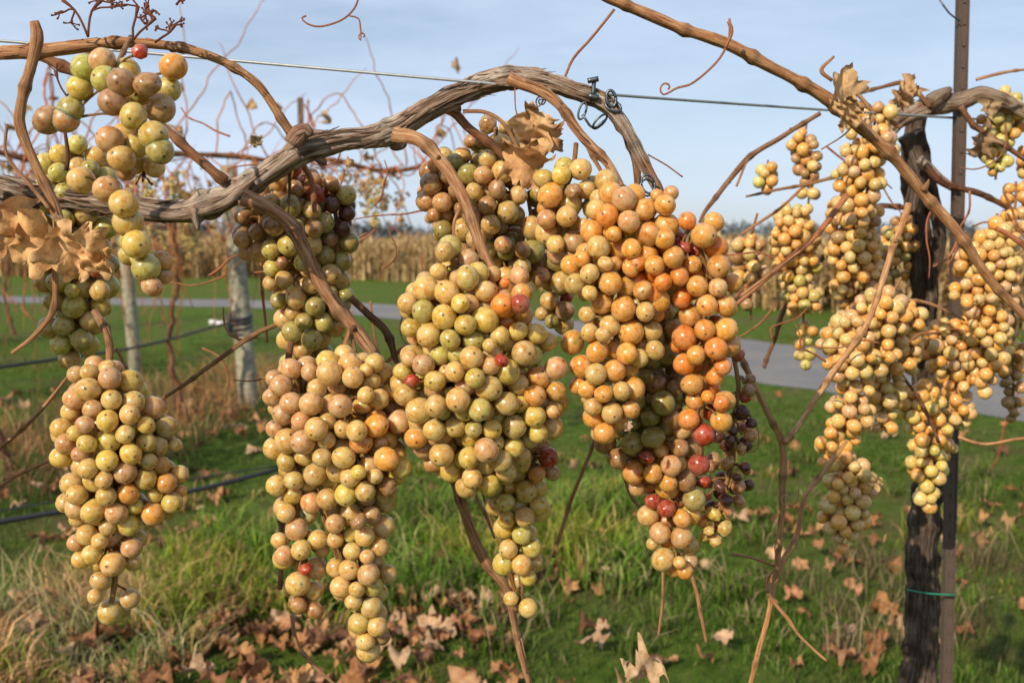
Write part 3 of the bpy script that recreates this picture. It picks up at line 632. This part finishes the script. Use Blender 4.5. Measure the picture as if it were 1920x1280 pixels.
bgvine((2.3,3.6),(5.8,7.6),1.62,60,50,304,1.0,80)

# ---------------------------------------------------------------- ground
def ground_mat():
    m,nt,B,N,L=newmat('ground_grass'); geo=N.new('ShaderNodeNewGeometry').outputs['Position']
    n1=noise(N,L,geo,0.7,7,0.7); n2=noise(N,L,geo,9,6,0.7); n3=noise(N,L,geo,90,4,0.7)
    g=ramp(N,L,n2,[(0.3,(0.045,0.085,0.012)),(0.5,(0.11,0.18,0.025)),(0.7,(0.20,0.26,0.05))])
    dry=ramp(N,L,n3,[(0.35,(0.08,0.055,0.025)),(0.65,(0.30,0.22,0.11))])
    c=mix(N,L,ramp(N,L,n1,[(0.47,0.0),(0.66,0.85)]),g,dry)
    c=mix(N,L,1.0,c,ramp(N,L,n3,[(0.3,0.6),(0.7,1.2)]),'MULTIPLY')
    L.new(c,B.inputs['Base Color']); B.inputs['Roughness'].default_value=0.95; B.inputs['Specular IOR Level'].default_value=0.05
    bump(N,L,n3,1.0,0.03,B); return m
b=Buf(); b.add([(-900,-60,0),(900,-60,0),(900,1500,0),(-900,1500,0)],np.array([(0,1,2,3)])); b.make('ground',[ground_mat()],smooth=False)
def road_mat():
    m,nt,B,N,L=newmat('worn_asphalt'); geo=N.new('ShaderNodeNewGeometry').outputs['Position']
    n=noise(N,L,geo,60,5,.7); n1=noise(N,L,geo,0.8,4,.6)
    c=mix(N,L,ramp(N,L,n1,[(0.35,0.),(0.7,1.)]),ramp(N,L,n,[(0.3,(.11,.105,.11)),(0.7,(.19,.185,.19))]),ramp(N,L,n,[(0.3,(.16,.145,.13)),(0.7,(.28,.26,.23))]))
    L.new(c,B.inputs['Base Color']); B.inputs['Roughness'].default_value=.9; bump(N,L,n,.6,.01,B); return m
far=catmull([(-60,34,0,0),(-30,29,0,0),(-8.3,24.3,0,0),(-2.4,22,0,0),(3.4,14.6,0,0),(5.7,11,0,0),(9.5,5,0,0),(13,-3,0,0)],.6)
near=catmull([(-60,30,0,0),(-30,26,0,0),(-7.7,21.9,0,0),(-1.9,18.1,0,0),(1.2,14.2,0,0),(2.7,9.9,0,0),(5.0,6.4,0,0),(8.5,-4,0,0)],.6)
def resamp(C,n):
    s=np.concatenate([[0],np.cumsum(np.linalg.norm(np.diff(C[:,:2],axis=0),axis=1))]); t=np.linspace(0,s[-1],n); return np.stack([np.interp(t,s,C[:,0]),np.interp(t,s,C[:,1])],1)
nR=160; a_=resamp(far,nR)+RS.randn(nR,2)*.08; b_=resamp(near,nR)+RS.randn(nR,2)*.08
V=np.zeros((nR,2,3)); V[:,0,:2]=a_; V[:,1,:2]=b_; V[:,:,2]=.006
i_=np.arange(nR-1); b=Buf(); b.add(V.reshape(-1,3),np.stack([2*i_,2*i_+1,2*i_+3,2*i_+2],1)); b.make('road',[road_mat()],smooth=False)
def in_road(x,y):
    yf=np.interp(x,far[:,0],far[:,1]); yn=np.interp(x,near[:,0],near[:,1]); return (y<yf)&(y>yn)
# grass blades
def blades(name,n,sample,h0,h1,w,cols,seed,lean=.5,mat=M_GRASS):
    rs=np.random.RandomState(seed); x,y,hm=sample(rs,n); n=len(x)
    h=(h0+(h1-h0)*rs.rand(n)**1.5)*hm; a=rs.rand(n)*6.28; la=rs.rand(n)*6.28; ll=h*lean*rs.rand(n)
    wx=np.cos(a)*w/2;wy=np.sin(a)*w/2; V=np.zeros((n,5,3))
    V[:,0]=np.stack([x-wx,y-wy,0*x],1);V[:,1]=np.stack([x+wx,y+wy,0*x],1)
    mx=x+np.cos(la)*ll*.35;my=y+np.sin(la)*ll*.35
    V[:,2]=np.stack([mx+wx*.8,my+wy*.8,h*.6],1);V[:,3]=np.stack([mx-wx*.8,my-wy*.8,h*.6],1)
    V[:,4]=np.stack([x+np.cos(la)*ll,y+np.sin(la)*ll,h*(1-.25*rs.rand(n))],1)
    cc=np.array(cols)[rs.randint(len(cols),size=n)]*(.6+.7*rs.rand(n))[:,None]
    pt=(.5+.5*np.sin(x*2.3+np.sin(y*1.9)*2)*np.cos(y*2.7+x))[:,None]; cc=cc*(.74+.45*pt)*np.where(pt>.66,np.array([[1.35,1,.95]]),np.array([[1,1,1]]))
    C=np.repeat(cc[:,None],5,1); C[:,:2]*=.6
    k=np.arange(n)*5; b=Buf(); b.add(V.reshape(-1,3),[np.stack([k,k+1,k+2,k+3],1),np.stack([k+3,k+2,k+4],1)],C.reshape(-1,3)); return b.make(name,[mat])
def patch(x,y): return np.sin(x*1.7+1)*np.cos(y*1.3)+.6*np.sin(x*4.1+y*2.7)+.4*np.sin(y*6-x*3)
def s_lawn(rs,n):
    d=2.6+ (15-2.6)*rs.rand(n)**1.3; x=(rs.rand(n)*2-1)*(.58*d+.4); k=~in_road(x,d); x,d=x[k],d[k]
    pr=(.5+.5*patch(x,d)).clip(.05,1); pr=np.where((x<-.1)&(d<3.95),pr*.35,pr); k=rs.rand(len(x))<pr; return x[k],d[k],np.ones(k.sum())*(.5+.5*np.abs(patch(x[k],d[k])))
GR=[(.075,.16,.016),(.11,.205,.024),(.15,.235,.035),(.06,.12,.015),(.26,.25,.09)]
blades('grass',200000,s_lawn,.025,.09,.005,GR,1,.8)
def s_tall(rs,n):
    cx=-1.5+2.3*rs.rand(170); cd_=4.0+1.4*rs.rand(170)+.25*cx; j=rs.randint(170,size=n); sc_=.35+.9*rs.rand(170)
    return cx[j]+.06*rs.randn(n),cd_[j]+.06*rs.randn(n),sc_[j]
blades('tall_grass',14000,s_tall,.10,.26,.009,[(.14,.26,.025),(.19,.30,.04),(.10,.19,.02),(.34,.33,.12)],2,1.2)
def s_tuft(rs,n):
    cx=-2.2+5.2*rs.rand(140); cd_=3.1+3.5*rs.rand(140); j=rs.randint(140,size=n); sc_=.35+.9*rs.rand(140)
    return cx[j]+.04*rs.randn(n),cd_[j]+.04*rs.randn(n),sc_[j]
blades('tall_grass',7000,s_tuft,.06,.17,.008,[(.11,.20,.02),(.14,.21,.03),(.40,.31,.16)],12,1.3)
def s_dry(rs,n):
    cx=-2.1+.95*rs.rand(70); cd_=3.1+1.2*rs.rand(70); j=rs.randint(70,size=n); return cx[j]+.05*rs.randn(n),cd_[j]+.05*rs.randn(n),(.4+.8*rs.rand(70))[j]
blades('dry_grass',3000,s_dry,.08,.26,.005,[(.6,.5,.28),(.45,.36,.18),(.32,.33,.12),(.2,.26,.06)],3,1.8)
def s_dry2(rs,n):
    cx=1.2+2.3*rs.rand(36); cd_=3.2+1.4*rs.rand(36); j=rs.randint(36,size=n); return cx[j]+.05*rs.randn(n),cd_[j]+.05*rs.randn(n),(.4+.8*rs.rand(36))[j]
blades('dry_grass',1300,s_dry2,.1,.35,.005,[(.35,.27,.14),(.22,.16,.08)],4,1.0)
def s_weed(rs,n):
    x=-6+3.8*rs.rand(n); d=5.5+6*rs.rand(n); k=np.abs(x+2.9-(d-5.9)*.2)<1.5; return x[k],d[k],1+0*x[k]
blades('dry_grass',11000,s_weed,.06,.34,.008,[(.36,.20,.09),(.28,.17,.08),(.16,.21,.05),(.42,.30,.15)],5,1.4)
# fallen leaves
b=Buf(); rs=np.random.RandomState(77)
def scat(n,fx,fy,s0=.03,s1=.07):
    for i in range(n):
        x=fx(); y=fy(x)
        th=rs.rand()*6.28; tl=rs.randn(2)*.45; ct,st=math.cos(th),math.sin(th)
        Rz=np.array([[ct,-st,0],[st,ct,0],[0,0,1]]); cx_,sx_=math.cos(tl[0]),math.sin(tl[0]); Rx=np.array([[1,0,0],[0,cx_,-sx_],[0,sx_,cx_]])
        col=[(.42,.20,.08),(.52,.28,.12),(.32,.15,.07),(.58,.38,.23),(.20,.10,.055),(.46,.23,.12),(.54,.30,.15)][rs.randint(7)]
        leafmesh(b,np.array([x,y,.015+.05*rs.rand()]),s0+(s1-s0)*rs.rand(),rs,.4,4,24,col,R=Rz@Rx,fold=.6)
scat(300,lambda:-2.0+2.0*rs.rand(),lambda x:3.0+1.0*rs.rand())
scat(60,lambda:-1.5+1.9*rs.rand(),lambda x:3.8+.7*rs.rand())
scat(100,lambda:.0+2.9*rs.rand(),lambda x:3.1+2.3*rs.rand())
scat(300,lambda:-5+3.6*rs.rand(),lambda x:4.5+5*rs.rand())
scat(90,lambda:-2+6*rs.rand(),lambda x:4.5+5*rs.rand())
b.make('fallen_leaves',[M_LEAFG])
# corn field
cf=empty('corn_field'); edge=catmull([(-70,48,0,0),(-40,42,0,0),(-12,36.5,0,0),(-3.5,33,0,0),(5.6,19.8,0,0),(9,15,0,0),(20,4,0,0)],.5)
def cornstrip(n,seed):
    rs=np.random.RandomState(seed); s=rs.randint(0,len(edge)-1,n); base=edge[s,:2]+rs.rand(n,2)*.5; dep=rs.rand(n)**1.6*14
    base=base+np.stack([.62*dep,.78*dep],1); return base,rs
base,rs=cornstrip(16000,8); n=len(base)
b=Buf()
def strips(x,y,z0,L,ang,elev,w,cc):
    m=len(x); V=np.zeros((m,6,3)); 
    for j,f in enumerate((0,.5,1.)):
        px_=x+np.cos(ang)*L*f*np.cos(elev); py_=y+np.sin(ang)*L*f*np.cos(elev); pz=z0+L*(f*np.sin(elev)-(.55*f*f if j else 0)*(np.cos(elev)))
        ww=w*(1-.75*f); V[:,2*j]=np.stack([px_-np.sin(ang)*ww,py_+np.cos(ang)*ww,pz],1); V[:,2*j+1]=np.stack([px_+np.sin(ang)*ww,py_-np.cos(ang)*ww,pz],1)
    k=np.arange(m)*6; b.add(V.reshape(-1,3),[np.stack([k,k+1,k+3,k+2],1),np.stack([k+2,k+3,k+5,k+4],1)],np.repeat(cc[:,None],6,1).reshape(-1,3))
CC=np.array([(.50,.33,.14),(.60,.43,.20),(.40,.25,.10),(.28,.16,.07),(.68,.50,.27)])
def cc_(m): return CC[rs.randint(5,size=m)]*(.75+.4*rs.rand(m))[:,None]
H=1.2+.45*rs.rand(n)
strips(base[:,0],base[:,1],0*H,H,rs.rand(n)*6.28,np.full(n,1.5),.018,cc_(n))
for k_ in range(6):
    f=.2+.75*rs.rand(n); strips(base[:,0],base[:,1],H*f,.25+.35*rs.rand(n),rs.rand(n)*6.28,rs.rand(n)*1.2,.03,cc_(n))
b.make('stalks',[M_CORN],cf)
def field_mat():
    m,nt,B,N,L=newmat('dry_field'); geo=N.new('ShaderNodeNewGeometry').outputs['Position']; nn=noise(N,L,geo,1.2,6,.7)
    L.new(ramp(N,L,nn,[(.35,(.2,.12,.055)),(.65,(.46,.33,.16))]),B.inputs['Base Color']); B.inputs['Roughness'].default_value=1; bump(N,L,nn,1,.3,B); return m
b=Buf(); ne=len(edge[::4]); e=edge[::4,:2]; offs=[2,10,40,120,300]
V=[]
for o in offs:
    for q in e: V.append((q[0]+.62*o,q[1]+.78*o,1.05+.12*RS.randn()*(1 if o<50 else .3)))
f=[]
for i in range(len(offs)-1):
    for j in range(ne-1): f.append((i*ne+j,i*ne+j+1,(i+1)*ne+j+1,(i+1)*ne+j))
b.add(V,np.array(f)); b.make('canopy',[field_mat()],cf)
# distant trees
def treemass(name,specs,seed,cols,leaf):
    rs=np.random.RandomState(seed); b=Buf()
    for (x,y,h,w) in specs:
        tube(b,[[x,y,-.2,h*.03],[x,y,h*.5,h*.02],[x+.1*h*rs.randn(),y,h*.85,h*.006]],6,h*.2,col=(.1,.08,.06))
        nb=8
        cen=[(x+w*.35*rs.randn(),y+w*.35*rs.randn(),h*(.35+.5*rs.rand()),w*(.18+.2*rs.rand())) for _ in range(nb)]
        m=700; ci=rs.randint(nb,size=m); c=np.array(cen)[ci]; dd=rs.randn(m,3); dd/=np.linalg.norm(dd,axis=1)[:,None]; p=c[:,:3]+dd*c[:,3:4]*(rs.rand(m,1)**.4); p[:,2]=p[:,2].clip(.2)
        u=rs.randn(m,3)*leaf*h; v=rs.randn(m,3)*leaf*h; V=np.stack([p-u,p-v,p+u,p+v],1)
        cc=np.array(cols)[rs.randint(len(cols),size=m)]*(.6+.8*rs.rand(m))[:,None]; k=np.arange(m)*4; b.add(V.reshape(-1,3),np.stack([k,k+1,k+2,k+3],1),np.repeat(cc[:,None],4,1).reshape(-1,3))
    b.make(name,[M_TREE],smooth=False)
sp1=[(-150+i*6.2+2*RS.rand(),260+40*RS.rand(),3.0+1.8*RS.rand(),9) for i in range(60)]
treemass('distant_trees',sp1,1,[(.12,.14,.15),(.15,.15,.15),(.11,.13,.14)],.06)
sp2=[(-46+i*2.6+RS.randn(),72+5*RS.randn(),4.5+3*RS.rand()-.07*i*3,4.5) for i in range(8)]
treemass('distant_trees',sp2,2,[(.10,.11,.06),(.17,.12,.06),(.13,.10,.06)],.035)

# ---------------------------------------------------------------- light, sky, camera
EL,AZ=31,214
sc=bpy.context.scene
w=bpy.data.worlds.new('sky'); sc.world=w; w.use_nodes=True; N=w.node_tree.nodes; L=w.node_tree.links
sky=N.new('ShaderNodeTexSky'); sky.sky_type='NISHITA'; sky.sun_disc=False; sky.sun_elevation=math.radians(EL); sky.sun_rotation=math.radians(AZ)
sky.air_density=1.0; sky.dust_density=0.8
tcn=N.new('ShaderNodeTexCoord'); mp=N.new('ShaderNodeMapping'); mp.inputs['Scale'].default_value=(1.0,1.0,5.0); mp.inputs['Rotation'].default_value=(0.15,0.1,0); L.new(tcn.outputs['Generated'],mp.inputs[0])
cf_=ramp(N,L,noise(N,L,mp.outputs[0],2.0,6,.6),[(0.36,0.38),(0.66,0.92)])
skc=mix(N,L,cf_,sky.outputs[0],(7.4,8.3,9.6))
skc=mix(N,L,1.0,skc,(0.94,0.99,1.06),'MULTIPLY')
bg=N['Background']; L.new(skc,bg.inputs[0]); bg.inputs[1].default_value=0.10
sd=bpy.data.lights.new('sun','SUN'); sd.energy=5.0; sd.angle=math.radians(.53); sd.color=(1,.88,.69)
so=bpy.data.objects.new('sun',sd); sc.collection.objects.link(so)
az=math.radians(AZ); dirv=Vector((math.sin(az)*math.cos(math.radians(EL)),math.cos(az)*math.cos(math.radians(EL)),math.sin(math.radians(EL))))
so.rotation_euler=dirv.to_track_quat('Z','Y').to_euler()
cd=bpy.data.cameras.new('camera'); cam=bpy.data.objects.new('camera',cd); sc.collection.objects.link(cam)
cam.location=(0,0,CZ); cam.rotation_euler=(math.pi/2-PITCH,0,0); cd.sensor_width=36; cd.lens=35.0; cd.clip_start=.02; cd.clip_end=4000
cd.dof.use_dof=True; cd.dof.focus_distance=.84; cd.dof.aperture_fstop=10
sc.camera=cam
sc.view_settings.view_transform='Standard'; sc.view_settings.look='None'; sc.view_settings.exposure=0
